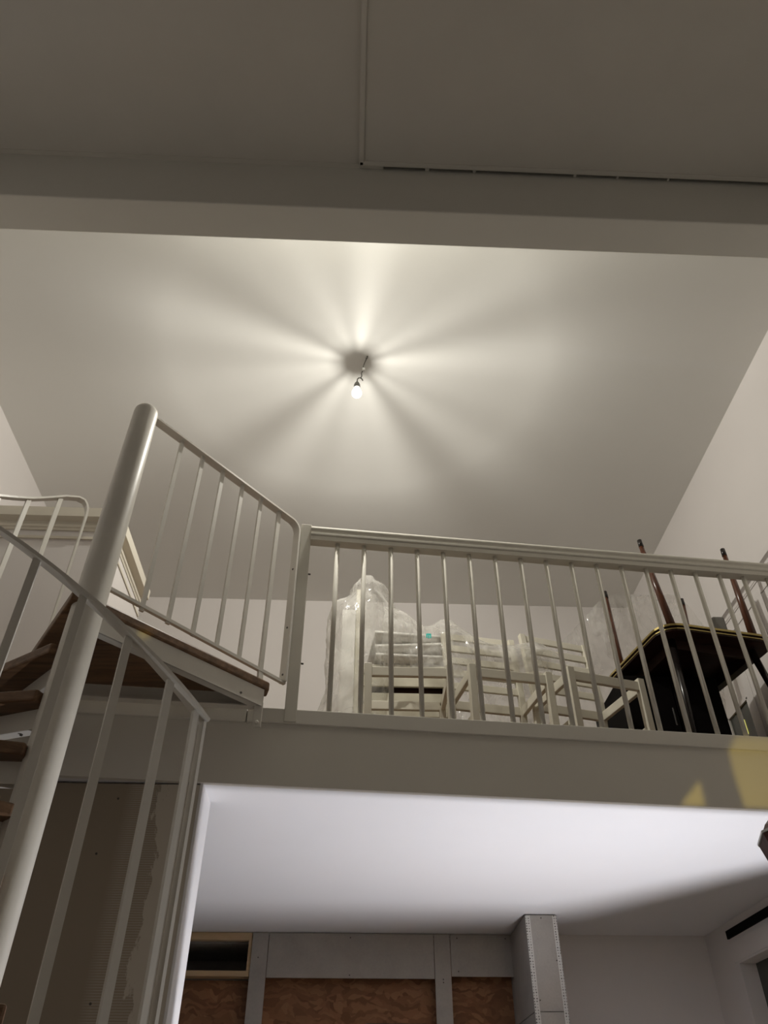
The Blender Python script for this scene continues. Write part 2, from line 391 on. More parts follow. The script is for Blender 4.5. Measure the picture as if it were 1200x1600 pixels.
# low panelled partition with a cornice in the loft behind the stair, and its twin on the right wall
def cornice_prof(): return [(0, 0), (.008, 0), (.010, .012), (.016, .018), (.016, .032), (.009, .038), (.012, .054), (.046, .068), (.046, .128), (0, .128)]
PX, PY0, PY1, PZ = -1.345, 3.27, 4.02, 2.70
struct('wall_partition', bx((XL, PY0, ZT), (PX, PY1, PZ-.004)), 'wall', 'low white partition with a cornice beside the stairhead')
m = B()
pr = cornice_prof()
for (p0, p1, nrm) in (((XL, PY0), (PX, PY0), (0, -1)), ((PX, PY0), (PX, PY1), (1, 0))):
    ra, rb = [], []
    for o_, h in pr:
        ext = o_
        a = Vector((p0[0]+nrm[0]*o_, p0[1]+nrm[1]*o_, PZ-.128+h)); b = Vector((p1[0]+nrm[0]*o_, p1[1]+nrm[1]*o_, PZ-.128+h))
        if nrm[1]: b.x += ext
        else: a.y -= ext
        ra.append(m.verts.new(a)); rb.append(m.verts.new(b))
    n = len(pr)
    for i in range(n): m.faces.new((ra[i], ra[(i+1) % n], rb[(i+1) % n], rb[i]))
    m.faces.new(ra); m.faces.new(rb)
struct('trim_26', m, 'trim', 'cream cornice on the low partition by the stairhead')
m = B(); box(m, (XL+.02, PY0-.010, PZ-.185), (PX+.010, PY0, PZ-.170)); box(m, (PX, PY0-.010, PZ-.185), (PX+.010, PY1, PZ-.170))
struct('trim_27', m, 'trim', 'thin bead under the partition cornice')
struct('trim_28', bx((PX, PY0+.0, ZT), (PX+.004, PY1, PZ-.13)), 'wall', 'side lining of the low partition')
# right wall dado
m = B(); XD = XR-.03
box(m, (XD, 2.2, ZT+.10), (XR, 4.13, 2.60)); struct('wall_dado', m, 'wall', 'white panelled dado on the right loft wall')
m = B(); ra, rb = [], []
for o_, h in pr:
    ra.append(m.verts.new((XD-o_*.6, 2.2, 2.60+h*.62))); rb.append(m.verts.new((XD-o_*.6, 4.13, 2.60+h*.62)))
for i in range(len(pr)): m.faces.new((ra[i], ra[(i+1) % len(pr)], rb[(i+1) % len(pr)], rb[i]))
m.faces.new(ra); m.faces.new(rb); struct('trim_29', m, 'wall', 'cornice on top of the dado along the right loft wall')
for y0, y1 in ((2.3, 3.62), (3.70, 4.05)):
    m = B()
    for (a, b) in (((y0, 2.52), (y1, 2.52)), ((y0, 1.8), (y1, 1.8)), ((y0, 1.8), (y0, 2.52)), ((y1, 1.8), (y1, 2.52))):
        bar(m, (XD-.002, a[0], a[1]), (XD-.002, b[0], b[1]), .007, .006, (1, 0, 0))
    struct('trim_30', m, 'wall', 'raised panel bead on the dado')

# ------------------------------------------------------------------ loft railing
rl = thing('loft_railing', 'cream steel railing with round balusters along the loft edge', 'railing', tuple(E0 + ED*1.2 + Vector((0, 0, ZT))))
def ep(s, out=0.0, z=0.0): 
    p = E0 + ED*s + EN*out; p.z = z; return p
m = B(); sweep(m, [ep(-.025, -.005, ZT-.06), ep(-.025, -.005, 2.482)], rectp(.053, .045), [tuple(EN)]*2)
obj('newel_post', m, 'rail', rl, bevel=.003)
hp = [(.030*math.cos(a)*1.05, .026+.024*math.sin(a)) for a in [R(x) for x in range(-30, 211, 15)]]
hp += [(-.026, .006), (-.031, -.002), (-.031, -.012), (-.022, -.020), (.022, -.020), (.031, -.012), (.031, -.002), (.026, .006)]
hz = 2.425
m = B(); sweep(m, [ep(.0, 0, hz), ep(SR-.01, 0, hz)], hp); obj('handrail', m, 'rail', rl, smooth=False)
m = B(); sweep(m, [ep(.0, 0, hz-.032), ep(SR-.01, 0, hz-.032)], rectp(.054, .024)); obj('under_rail', m, 'rail', rl)
bal0 = None
for k in range(18):
    s = .1375 + .1355*k
    if s > SR-.03: break
    if bal0 is None:
        m = B(); tube(m, [ep(s, 0, ZT-.002), ep(s, 0, hz-.04)], .0115, 14); bal0 = obj('baluster', m, 'rail', rl, smooth=True); s0 = s
    else:
        c = bal0.copy(); COL.objects.link(c); c.parent = rl; c.location = bal0.location + ED*(s-s0)
for z in (2.19, 1.70):
    m = B(); tube(m, [ep(-.03, -.005, z), ep(.014, -.005, z-.002)], .0042, 10); obj('bolt', m, 'screw', rl)

# ------------------------------------------------------------------ spiral stair
C = Vector((-.985, 2.365, 0)); RAD = .70
st = thing('spiral_staircase', 'white steel spiral stair with dark wooden treads rising to the loft', 'staircase', (C.x, C.y, -Z0))
def pol(a, r, z): return Vector((C.x + r*math.cos(R(a)), C.y + r*math.sin(R(a)), z))
m = B(); lathe(m, [(0, -Z0), (.09, -Z0), (.09, -Z0+.01), (.060, -Z0+.012), (.058, 1.2), (.056, 2.0), (.052, 2.535), (.049, 2.552), (.042, 2.563), (.028, 2.569), (0, 2.571)], 48, (C.x+.013, C.y+.005, 0))
pole = obj('centre_pole', m, 'metal', st, smooth=False, bevel=0)
for p in pole.data.polygons: p.use_smooth = abs(p.normal.z) < .9
RISE, STEP, ZL = .188, 25.0, 1.548
def sector(a0, a1, r0, r1, n=6):
    pts = []
    for i in range(n+1):
        a = a0 + (a1-a0)*i/n; pts.append(tuple(pol(a, r1, 0).xy))
    p0 = Vector(pts[0]); p1 = Vector(pts[-1]); c2 = Vector(C.xy)
    d0 = (p0-c2).normalized(); d1 = (p1-c2).normalized()
    s0 = Vector((d0.y, -d0.x))*.05; s1 = Vector((-d1.y, d1.x))*.05    # treads keep some width at the pole
    pts.append(tuple(c2 + d1*r0 + s1)); pts.append(tuple(c2 + d0*r0 + s0))
    return pts
for k in range(1, 17):
    zt = ZL - RISE*k
    if zt < -Z0+.05: break
    a0 = 122 + STEP*(k-1) - 3; a1 = a0 + STEP + 5
    m = B(); prism(m, sector(a0, a1, .046, RAD-.02), zt-.04, zt)
    t = obj('tread', m, 'tread', st, bevel=.007)
    a = a0 + 13
    d = Vector((math.cos(R(a)), math.sin(R(a)), 0)); n2 = Vector((-d.y, d.x, 0))
    p0 = Vector((C.x, C.y, zt-.075)) + d*.045; p1 = Vector((C.x, C.y, zt-.066)) + d*(RAD-.03)
    m = B(); bar(m, p0, p1, .006, .07)
    bar(m, p0 - n2*.017 - Vector((0, 0, .033)), p1 - n2*.017 - Vector((0, 0, .033)), .036, .005)
    obj('tread_bracket', m, 'metal', t)
    q = p0.lerp(p1, .12) - Vector((0, 0, .037))
    m = B(); tube(m, [q - n2*.016 - Vector((0, 0, .004)), q - n2*.016 + Vector((0, 0, .004))], .005, 8); obj('bolt', m, 'screw', t)
# landing
LF = Vector((-.33, 3.05, 0))                       # where the landing rail meets the newel post
ld = (LF - C).normalized(); ls = Vector((ld.y, -ld.x, 0))
def lp(s, side, z): 
    p = C + ld*s + ls*side; p.z = z; return p
lb = Vector((-1.33, ey(-1.33)+.0, 0))
m = B(); prism(m, [tuple(lp(.055, .035, 0).xy), tuple(lp(.86, .030, 0).xy), (-.385, ey(-.385, .03)), (-1.42, ey(-1.42, .03)), (-1.012, 2.296)], ZL-.04, ZL)
land = obj('landing', m, 'tread', st, bevel=.008)
m = B(); a_, b_ = lp(.05, .022, ZL-.078), lp(.84, .020, ZL-.078); bar(m, a_, b_, .006, .075); bar(m, a_ - ls*.018 - Vector((0, 0, .035)), b_ - ls*.018 - Vector((0, 0, .035)), .036, .005)
obj('landing_bracket', m, 'metal', land)
m = B(); a_, b_ = Vector((-1.30, ey(-1.30, .06), ZL-.078)), Vector((-.42, ey(-.42, .06), ZL-.078)); bar(m, a_, b_, .006, .07); bar(m, a_ + EN*.018 - Vector((0, 0, .033)), b_ + EN*.018 - Vector((0, 0, .033)), .036, .005)
obj('landing_bracket', m, 'metal', land)
for s in (.25, .72):
    m = B(); tube(m, [lp(s, .018, ZL-.10), lp(s, .0265, ZL-.10)], .005, 8); obj('bolt', m, 'screw', land)
# landing rail
def zr(q): return 2.545 - .067*(q-.06)/.89
SV = .955
pts = [lp(.04, 0, zr(.04)), lp(SV-.055, 0, zr(SV-.055))]
for i in range(1, 8):
    a = R(90*i/7); pts.append(lp(SV-.055+.055*math.sin(a), 0, zr(SV-.055)-.055*(1-math.cos(a))))
pts += [lp(SV, 0, 2.2), lp(SV, 0, 1.595)]
ups = []
for i in range(len(pts)):
    a = pts[max(i-1, 0)]; b = pts[min(i+1, len(pts)-1)]; d = (b-a).normalized(); ups.append(tuple(ls.cross(d)))
m = B(); sweep(m, pts, rectp(.042, .010), ups); obj('landing_rail', m, 'metal', st)
m = B(); bar(m, lp(.04, 0, 1.634), lp(.965, 0, 1.594), .016, .014); obj('lower_rail', m, 'metal', st)
for i, s in enumerate((.220, .341, .462, .584, .704, .824)):
    m = B(); z0 = 1.605 if i < 5 else 1.42
    sweep(m, [lp(s, 0, z0), lp(s, 0, zr(s)-.004)], rectp(.018 if i < 5 else .021, .010 if i < 5 else .012), [tuple(ls)]*2)
    obj('baluster', m, 'metal', st)
m = B(); 
bar(m, lp(.824, 0, 1.60), lp(.828, .012, 1.44), .028, .012, tuple(ls)); bar(m, lp(.828, .012, 1.45), lp(.828, .012, 1.34), .036, .008, tuple(EN))
obj('fixing_plate', m, 'metal', st, bevel=.003)
q = lp(.828, .012, 1.358); m = B(); lathe(m, [(0, -.004), (.009, -.004), (.009, .004), (.006, .008), (0, .009)], 10)
bmesh.ops.rotate(m, verts=m.verts, matrix=Matrix.Rotation(R(90), 3, 'X')); bmesh.ops.translate(m, verts=m.verts, vec=q + EN*.006); obj('bolt', m, 'metal', st)
for z in (2.2, 1.87, 1.63):
    m = B(); tube(m, [lp(SV-.007, 0, z), lp(SV+.006, 0, z)], .005, 8); obj('bolt', m, 'screw', st)
# outer handrail following the helix
hx = [(123.5, 2.455), (124.2, 2.495), (126.5, 2.512), (132, 2.478), (143.7, 2.371), (155.8, 2.273), (178, 2.085), (200, 1.90), (222, 1.71), (240, 1.55), (255, 1.43), (270.2, 1.308), (280.5, 1.225), (290.9, 1.143), (302.9, 1.056), (313.4, .983), (325.4, .905)]
def hzat(a):
    for (a0, z0), (a1, z1) in zip(hx, hx[1:]):
        if a0 <= a <= a1: return z0 + (z1-z0)*(a-a0)/(a1-a0)
    return hx[-1][1]
pts = []; ups = []
for (a0, z0), (a1, z1) in zip(hx[3:], hx[4:]):
    n = max(2, int((a1-a0)/3))
    for i in range(n):
        a = a0 + (a1-a0)*i/n; pts.append(pol(a, RAD, z0+(z1-z0)*i/n)); ups.append((0, 0, 1))
pts.append(pol(325.4, RAD, hx[-1][1])); ups.append((0, 0, 1))
head = [(122.0, 1.56), (122.0, 2.0), (122.0, 2.42), (122.3, 2.455), (123.1, 2.482), (124.6, 2.503), (127, 2.506)]
hp_ = [pol(a, RAD, z) for a, z in head]
rad_up = [tuple((Vector((0, 0, 1)) if i > 5 else Vector((0, 0, 1)))) for i in range(len(hp_))]
allp = hp_ + pts
ups = []
for i in range(len(allp)):
    a = allp[max(i-1, 0)]; b = allp[min(i+1, len(allp)-1)]; d = (b-a).normalized()
    rr = (allp[i]-C); rr.z = 0; rr.normalize(); ups.append(tuple(rr.cross(d)*(-1 if rr.cross(d).z < 0 else 1)) if abs(d.z) < .9 else tuple(rr.cross(d)))
def fix(ups):
    out = [Vector(ups[-1])]
    for u in reversed(ups[:-1]):
        u = Vector(u)
        if u.dot(out[-1]) < 0: u = -u
        out.append(u)
    return [tuple(u) for u in reversed(out)]
m = B(); sweep(m, allp, rectp(.037, .010), fix(ups)); obj('handrail', m, 'metal', st)
for k in range(1, 19):
    a = 122 + 11.32*k
    if k == 18: a = 322.4
    r_ = Vector((math.cos(R(a)), math.sin(R(a)), 0))
    kk = max(1, int((a-122)//STEP)+1); zb = ZL - RISE*kk - .12
    m = B(); sweep(m, [pol(a, RAD, zb), pol(a, RAD, hzat(a)-.004)], rectp(.021, .010), [tuple(r_)]*2); obj('baluster', m, 'metal', st)
a = 324.9; r_ = Vector((math.cos(R(a)), math.sin(R(a)), 0))
m = B(); sweep(m, [pol(a, RAD, -.95), pol(a, RAD, .902)], rectp(.010, .018), [tuple(r_)]*2); obj('baluster', m, 'metal', st)

# ------------------------------------------------------------------ hanging bulb
BU = Vector((-.050, 3.012, 3.462))
hb = thing('hanging_bulb', 'bare lit bulb on a twisted cord hanging from the loft ceiling', 'light bulb', (BU.x, BU.y, BU.z-.05))
m = B(); lathe(m, [(0, -.032), (.012, -.0305), (.022, -.024), (.029, -.012), (.030, 0), (.027, .013), (.019, .027), (.0145, .038), (.0135, .046)], 24, BU); obj('bulb', m, 'bulb', hb, smooth=True)
m = B(); lathe(m, [(.0185, .040), (.0195, .044), (.0190, .066), (.014, .084), (.007, .094), (.0045, .104), (0, .105)], 20, BU); obj('socket', m, 'socket', hb, smooth=True)
mt = Vector((.007, 2.962, ZC))
cp = [BU+V(0, 0, .10), BU+V(.001, 0, .122), BU+V(.008, -.003, .131), BU+V(.021, -.006, .128), BU+V(.027, -.010, .142), BU+V(.024, -.012, .165), BU+V(.034, -.018, .19), BU+V(.034, -.022, .215), BU+V(.040, -.03, .235), BU+V(.052, -.045, .262), mt]
m = B(); tube(m, cp, .0035, 8); obj('cord', m, 'cord', hb, smooth=True)
m = B(); tube(m, [BU+V(.021, -.006, .128), BU+V(.030, -.004, .118), BU+V(.033, -.006, .106)], .0035, 8); obj('cord_end', m, 'cord', hb, smooth=True)
m = B(); box(m, BU+V(.029, -.030, .178), BU+V(.045, -.010, .200)); obj('terminal_block', m, 'white_plastic', hb, bevel=.003)
m = B(); tube(m, [mt, mt-V(0, 0, .012), mt-V(.006, .004, .024)], .005, 8); obj('ceiling_hook', m, 'cord', hb, smooth=True)
l = bpy.data.lights.new('bulb_light', 'POINT'); l.energy = BULB_W; l.color = BULB_C; l.shadow_soft_size = .010
l.use_nodes = True; N = l.node_tree.nodes; L = l.node_tree.links; em = N['Emission']
tc = N.new('ShaderNodeTexCoord'); sp = N.new('ShaderNodeSeparateXYZ'); L.new(tc.outputs['Normal'], sp.inputs[0])
up = math_(N, L, 'MAXIMUM', sp.outputs[2], .001)
prof = math_(N, L, 'MINIMUM', math_(N, L, 'DIVIDE', .038, math_(N, L, 'POWER', up, 2.25)), 1.0)
ang = N.new('ShaderNodeMath'); ang.operation = 'ARCTAN2'; L.new(sp.outputs[1], ang.inputs[0]); L.new(sp.outputs[0], ang.inputs[1])
def wave(k, ph, amp): return math_(N, L, 'MULTIPLY', math_(N, L, 'COSINE', math_(N, L, 'ADD', math_(N, L, 'MULTIPLY', ang.outputs[0], k), ph)), amp)
w4 = wave(4, 0.0, .20); w9 = wave(9, .4, .15); w14 = wave(14, 2.0, .08); w2 = wave(2, 2.2, .05)
sm = math_(N, L, 'ADD', math_(N, L, 'ADD', w4, w9), math_(N, L, 'ADD', w14, w2))
upm = math_(N, L, 'MULTIPLY', math_(N, L, 'MINIMUM', math_(N, L, 'MULTIPLY', up, 4.0), 1.0), sm)
L.new(math_(N, L, 'MULTIPLY', prof, math_(N, L, 'ADD', upm, 1.0)), em.inputs[1])
lo = bpy.data.objects.new('bulb_light', l); COL.objects.link(lo); lo.parent = hb; lo.location = (0, 0, .05)

# ------------------------------------------------------------------ work light in an added box that shapes its light, on the floor under the loft edge (below the frame)
FL = Vector((1.28, 3.45, -1.02))
fl = thing('work_light', 'work lamp shining up out of an added light-shaping cardboard box on the floor under the loft', 'lamp', (FL.x, FL.y, -Z0))
ring = [(-2.3, ey(-2.3)+.04), (2.33, ey(2.33)+.04), (2.33, 3.80), (1.25, 5.10), (-1.9, 5.42)]  # outline on the soffit where the added box cuts off the light
TR = (.26, .26, .17, .07, .04)
rim = [FL + (Vector((x, y, ZS))-FL)*t for (x, y), t in zip(ring, TR)]
def side_board(a, b, za, zb, la=-Z0, lb_=-Z0):
    m = B(); n_ = Vector(((b-a).y, -(b-a).x, 0)).normalized()*.012
    lo_ = [m.verts.new((p.x, p.y, z)) for p, z in ((a, la), (b, lb_), (b+n_, lb_), (a+n_, la))]; hi_ = [m.verts.new((p.x, p.y, z)) for p, z in ((a, za), (b, zb), (b+n_, zb), (a+n_, za))]
    m.faces.new(lo_[::-1]); m.faces.new(hi_)
    for q in range(4): m.faces.new((lo_[q], lo_[(q+1) % 4], hi_[(q+1) % 4], hi_[q]))
    obj('light_flap', m, 'cardboard', fl)
for k in range(1, len(rim)):
    a, b = rim[k], rim[(k+1) % len(rim)]; side_board(a, b, a.z, b.z)
# the front side has a slot on its left part, through which the lamp reaches the stair
a, b = rim[0], rim[1]
def cross(px, py):      # where the ray from the lamp to (px, py) meets the front side
    d = Vector((px-FL.x, py-FL.y)); e = (b-a).xy; r_ = (a-FL).xy
    t = (d.x*r_.y - d.y*r_.x)/(d.y*e.x - d.x*e.y); p = a + (b-a)*t
    return p, (p-FL).xy.length/d.length
q, sc = cross(0.0, 2.0); q2, sc2 = cross(-2.3, 2.6)
side_board(q, b, a.z, b.z); side_board(a, q2, a.z, a.z)
side_board(q2, q, FL.z+(-1.0-FL.z)*sc2, FL.z+(-1.0-FL.z)*sc)
side_board(q2, q, a.z, a.z, FL.z+(1.75-FL.z)*sc2, FL.z+(1.75-FL.z)*sc)
m = B(); lathe(m, [(0, -.53), (.09, -.53), (.09, -.51), (.012, -.50), (.012, -.06), (.018, -.055), (.018, -.035), (0, -.034)], 16, FL); obj('lamp_base', m, 'black', fl)
m = B(); lathe(m, [(.016*math.sin(R(a)), -.016*math.cos(R(a))) for a in range(0, 181, 20)], 16, FL); obj('lamp_bulb', m, 'clearglass', fl, smooth=True)
l = bpy.data.lights.new('work_lamp_offscreen', 'POINT'); l.energy = FLOOD_W; l.color = FLOOD_C; l.shadow_soft_size = .022
lo = bpy.data.objects.new('work_lamp_offscreen', l); COL.objects.link(lo); lo.parent = fl; lo.location = (0, 0, FL.z+Z0)

# ------------------------------------------------------------------ white slat-back chairs without seats
def make_chair(label, back=True):
    t = bpy.data.objects.new('slat_back_chair' if back else 'seatless_stool', None); COL.objects.link(t); t['label'] = label; t['category'] = 'chair'
    W, D, H = .44, .37, .405
    def part(n, m): return obj(n, m, 'chair', t, local=True, bevel=.003)
    for s in (-1, 1):
        m = B(); bar(m, (s*(W/2-.018), 0, 0), (s*(W/2-.018), 0, H+.02), .036, .036, (0, 1, 0)); part('leg', m)
        m = B(); sweep(m, [(s*(W/2-.018), D+.03, 0), (s*(W/2-.018), D, H-.02), (s*(W/2-.018), D, H+.06), (s*(W/2-.018), D+.06, .86)][:4 if back else 2], rectp(.034, .030), [(0, 1, 0)]*(4 if back else 2)); part('leg', m)
        m = B(); bar(m, (s*(W/2-.016), .015, H-.022), (s*(W/2-.016), D-.01, H-.022), .022, .05); part('side_rail', m)
        m = B(); bar(m, (s*(W/2-.018), .015, .16), (s*(W/2-.018), D+.012, .16), .018, .03); part('stretcher', m)
    m = B(); bar(m, (-W/2+.03, 0, H-.022), (W/2-.03, 0, H-.022), .022, .05); part('front_rail', m)
    m = B(); bar(m, (-W/2+.03, D, H-.022), (W/2-.03, D, H-.022), .022, .05); part('back_rail', m)
    for z in (.50, .585, .67, .755, .835) if back else ():
        m = B(); bar(m, (-W/2+.03, D+.06*(z-.465)/.395, z), (W/2-.03, D+.06*(z-.465)/.395, z), .014, .045, (0, .15, 1)); part('back_slat', m)
    return t
chA = make_chair('white wooden stool frame without a seat in front of the slatted crate', False); chA['category'] = 'stool'
def put(o, x, y, rz): o.location = (x, y, ZT+Z0); o.rotation_euler = (0, 0, R(rz)); o['group'] = 'white chairs behind the loft railing'
put(chA, .255, 3.42, 0); del chA['group']
chB = make_chair('white slat-back chair without a seat beside the stool frame'); put(chB, .765, 3.44, 10)
chC = copy_tree(chB); chC['label'] = 'white slat-back chair without a seat next to the dark tables'; put(chC, 1.255, 3.47, 16)

# slatted crate behind the first chair
cr = thing('slatted_crate', 'low white slatted crate standing behind a white chair', 'crate', (.27, 4.05, ZT))
for sx in (.04, .50):
    for sy in (3.92, 4.22):
        m = bx((sx-.02, sy-.02, ZT), (sx+.02, sy+.02, 2.16)); obj('post', m, 'crate', cr, bevel=.003)
for z in (1.79, 1.87, 1.955, 2.05, 2.13):
    m = bx((.03, 3.895, z-.027), (.51, 3.912, z+.027)); obj('slat', m, 'crate', cr, bevel=.002)
m = bx((.06, 3.93, 1.5), (.48, 4.2, 2.1)); obj('liner', m, 'tabledark', cr)

# white seat pads in a stack on the crate
for i, (z, rz, dx) in enumerate(((2.165, 3, 0), (2.235, -5, .02), (2.305, 6, -.015))):
    m = B(); bmesh.ops.create_grid(m, x_segments=14, y_segments=14, size=.5)
    top = [v for v in m.verts]
    bmesh.ops.delete(m, geom=m.verts[:], context='VERTS')
    n = 10; g = {}
    for s in (-1, 1):
        for a in range(n+1):
            for b in range(n+1):
                u, v_ = -1+2*a/n, -1+2*b/n; h = max(0, 1-abs(u)**4)*max(0, 1-abs(v_)**4)
                g[s, a, b] = m.verts.new((u*.20, v_*.18, s*(.008+.026*h**.5)))
    for s in (-1, 1):
        for a in range(n):
            for b in range(n): m.faces.new((g[s,a,b], g[s,a+1,b], g[s,a+1,b+1], g[s,a,b+1]))
    ring = [(a, 0) for a in range(n)] + [(n, b) for b in range(n)] + [(n-a, n) for a in range(n)] + [(0, n-b) for b in range(n)]
    for (a, b), (c, d) in zip(ring, ring[1:]+ring[:1]): m.faces.new((g[-1,a,b], g[-1,c,d], g[1,c,d], g[1,a,b]))
    o = obj('seat_pad', m, 'cushion', None, True, local=True); o.location = (.29+dx, 4.04, z+.034+Z0); o.rotation_euler = (0, 0, R(rz))
    tag(o, ['white seat pad at the bottom of the wrapped stack', 'white seat pad in the middle of the wrapped stack', 'white seat pad on top of the wrapped stack'][i], 'cushion', 'white seat pads under plastic')

# upright headboard-like panel inside the tall plastic wrap
up_ = thing('upright_panel', 'tall grey-cream board standing upright inside clear plastic', 'board', (.02, 3.90, ZT))
m = bx((-.02, 3.88, ZT), (.02, 4.1, 2.66)); obj('board', m, 'crate', up_, bevel=.006)
m = bx((-.10, 3.86, ZT), (-.02, 3.92, 2.5)); obj('batten', m, 'cushion', up_, bevel=.004)

# plastic film
def wrinkle(p, amp, f=7.0):
    return noise.noise(p*f)*amp + noise.noise(p*f*2.3+Vector((5, 1, 2)))*amp*.5 + abs(noise.noise(p*f*4.1+Vector((1, 9, 3))))*amp*.35
def loft_wrap(name, rings, label, n=64, amp=.03, mat='film'):
    """rings: (z, cx, cy, rx, ry) from the bottom up"""
    m = B(); prev = None; levels = 60
    for i in range(levels+1):
        t = i/levels*(len(rings)-1); k = min(int(t), len(rings)-2); f = t-k; f = f*f*(3-2*f)
        z, cx, cy, rx, ry = [a+(b-a)*f for a, b in zip(rings[k], rings[k+1])]
        z = rings[k][0] + (rings[k+1][0]-rings[k][0])*(t-k)
        row = []
        for j in range(n):
            a = 2*math.pi*j/n; ca, sa = math.cos(a), math.sin(a)
            q = abs(ca)**2.6+abs(sa)**2.6; r_ = q**(-1/2.6)
            p = Vector((cx+rx*ca*r_, cy+ry*sa*r_, z)); d = wrinkle(Vector((p.x, p.y, p.z*.6)), amp)
            row.append(m.verts.new(p + Vector((ca, sa, 0))*d*(1 if i < levels else .2)))
        if prev:
            for j in range(n): m.faces.new((prev[j], prev[(j+1) % n], row[(j+1) % n], row[j]))
        prev = row
    m.faces.new(prev)
    o = obj(name, m, mat, None, True, origin=(rings[0][1], rings[0][2], rings[0][0])); tag(o, label, 'plastic sheet'); return o
loft_wrap('plastic_wrap', [(ZT+.003, -.03, 3.95, .24, .16), (1.75, -.03, 3.95, .20, .15), (2.05, .0, 3.95, .17, .15), (2.3, .02, 3.95, .20, .15), (2.52, .02, 3.95, .19, .14), (2.66, .05, 3.95, .12, .10), (2.78, .05, 3.95, .04, .05)],
          'tall crumpled clear plastic wrap around an upright board in the loft')
def sheet(name, rows, label, nu=70, nv=50, amp=.03, mat='film', f=6.0, cat='plastic sheet'):
    """rows: control polylines (same length), interpolated both ways"""
    m = B(); g = []
    def lerp_row(row, t):
        x = t*(len(row)-1); k = min(int(x), len(row)-2); q = x-k
        p0 = row[max(k-1, 0)]; p1 = row[k]; p2 = row[k+1]; p3 = row[min(k+2, len(row)-1)]
        out = []
        for a, b, c, d in zip(p0, p1, p2, p3):
            out.append(.5*((2*b)+(-a+c)*q+(2*a-5*b+4*c-d)*q*q+(-a+3*b-3*c+d)*q**3))
        return tuple(out)
    for i in range(nv+1):
        line = []
        for j in range(nu+1):
            col = [lerp_row(r_, j/nu) for r_ in rows]
            p = Vector(lerp_row(col, i/nv)); d = wrinkle(p, amp, f)
            line.append(m.verts.new(p + Vector((.25*d, d, .5*d))))
        g.append(line)
    for i in range(nv):
        for j in range(nu): m.faces.new((g[i][j], g[i][j+1], g[i+1][j+1], g[i+1][j]))
    c = rows[0][len(rows[0])//2]
    o = obj(name, m, mat, None, True, origin=c); tag(o, label, cat); return o
top = [(.14, 2.50), (.26, 2.46), (.38, 2.36), (.50, 2.42), (.60, 2.34), (.72, 2.25), (.86, 2.24), (1.0, 2.26), (1.12, 2.16)]
rows = [[(x, 3.66+.03*math.sin(9*x), 1.98+.04*math.sin(7*x+1)) for x, z in top],
        [(x, 3.64, 1.98+.45*(z-1.98)) for x, z in top],
        [(x, 3.72, 1.98+.85*(z-1.98)) for x, z in top],
        [(x, 3.86, z) for x, z in top],
        [(x, 4.05, z-.05) for x, z in top],
        [(x, 4.28, 1.98+.6*(z-1.98)) for x, z in top],
        [(x, 4.30, 1.85) for x, z in top]]
sheet('plastic_cover', rows, 'crumpled clear plastic cover lying over the white chairs and seat pads', amp=.045, f=7)
ln = [.98, 1.22, 1.45, 1.60, 1.84, 2.07, 2.22]
tz = [2.20, 2.42, 2.66, 2.79, 2.775, 2.785, 2.52]
rows = [[(x, 4.08+.04*math.sin(6*x), z) for x, z in zip(ln, tz)],
        [(x, 4.12, z-.25) for x, z in zip(ln, tz)],
        [(x, 4.22, max(1.9, z-.5)) for x, z in zip(ln, tz)],
        [(x, 4.30, 1.62) for x in ln]]
sheet('plastic_sheet', rows, 'large thin clear plastic sheet draped over the legs of the overturned table', amp=.03, mat='film_thin', f=4)
# teal printed mark on the plastic
m = B()
for dx, h in ((-.010, .022), (0, .030), (.010, .026)):
    box(m, (.378+dx-.0035, 3.585, 2.165-h/2), (.378+dx+.0035, 3.587, 2.165+h/2))
box(m, (.366, 3.5855, 2.172), (.390, 3.5875, 2.180))
TAG = m

# ------------------------------------------------------------------ dark tables, one overturned on the other
TC, TA = Vector((1.86, 3.79, 0)), R(11)
def tp(x, y, z): return Vector((TC.x + x*math.cos(TA) - y*math.sin(TA), TC.y + x*math.sin(TA) + y*math.cos(TA), z))
def tl(x, y, z): return Vector((TC.x + x*math.cos(R(7)) - y*math.sin(R(7)), TC.y + x*math.sin(R(7)) + y*math.cos(R(7)), z))
def rrect(hx_, hy_, r, n=6):
    out = []
    for cx_, cy_, a0 in ((hx_-r, hy_-r, 0), (-hx_+r, hy_-r, 90), (-hx_+r, -hy_+r, 180), (hx_-r, -hy_+r, 270)):
        for i in range(n+1):
            a = R(a0+90*i/n); p = tp(cx_+r*math.cos(a), cy_+r*math.sin(a), 0); out.append((p.x, p.y))
    return out
T0 = 2.142
lt = thing('dark_table', 'dark wooden table with brass edge standing under an overturned table', 'table', (TC.x, TC.y, ZT))
m = B(); prism(m, rrect(.34, .34, .11), T0-.014, T0+.006); obj('tabletop', m, 'tabledark', lt)
m = B(); prism(m, rrect(.344, .344, .114), T0-.006, T0+.0); obj('edge_band', m, 'brass', lt)
m = B(); 
for a, b in (((-.23, -.23), (.23, -.23)), ((-.23, .23), (.23, .23)), ((-.23, -.23), (-.23, .23)), ((.23, -.23), (.23, .23))): bar(m, tp(*a, T0-.04), tp(*b, T0-.04), .018, .055)
obj('apron', m, 'tabledark', lt)
for sx in (-1, 1):
    for sy in (-1, 1):
        m = B(); taper(m, tp(sx*.24, sy*.24, T0-.02), tp(sx*.31, sy*.31, ZT), .020, .011); lg = obj('leg', m, 'legdark', lt, smooth=True)
        m = B(); taper(m, tp(sx*.304, sy*.304, ZT+.06), tp(sx*.3101, sy*.3101, ZT), .0135, .0125); obj('ferrule', m, 'brass', lg, smooth=True)
ot = thing('overturned_table', 'dark table turned upside down with its four brown tapered legs in the air', 'table', (TC.x, TC.y, T0+.006))
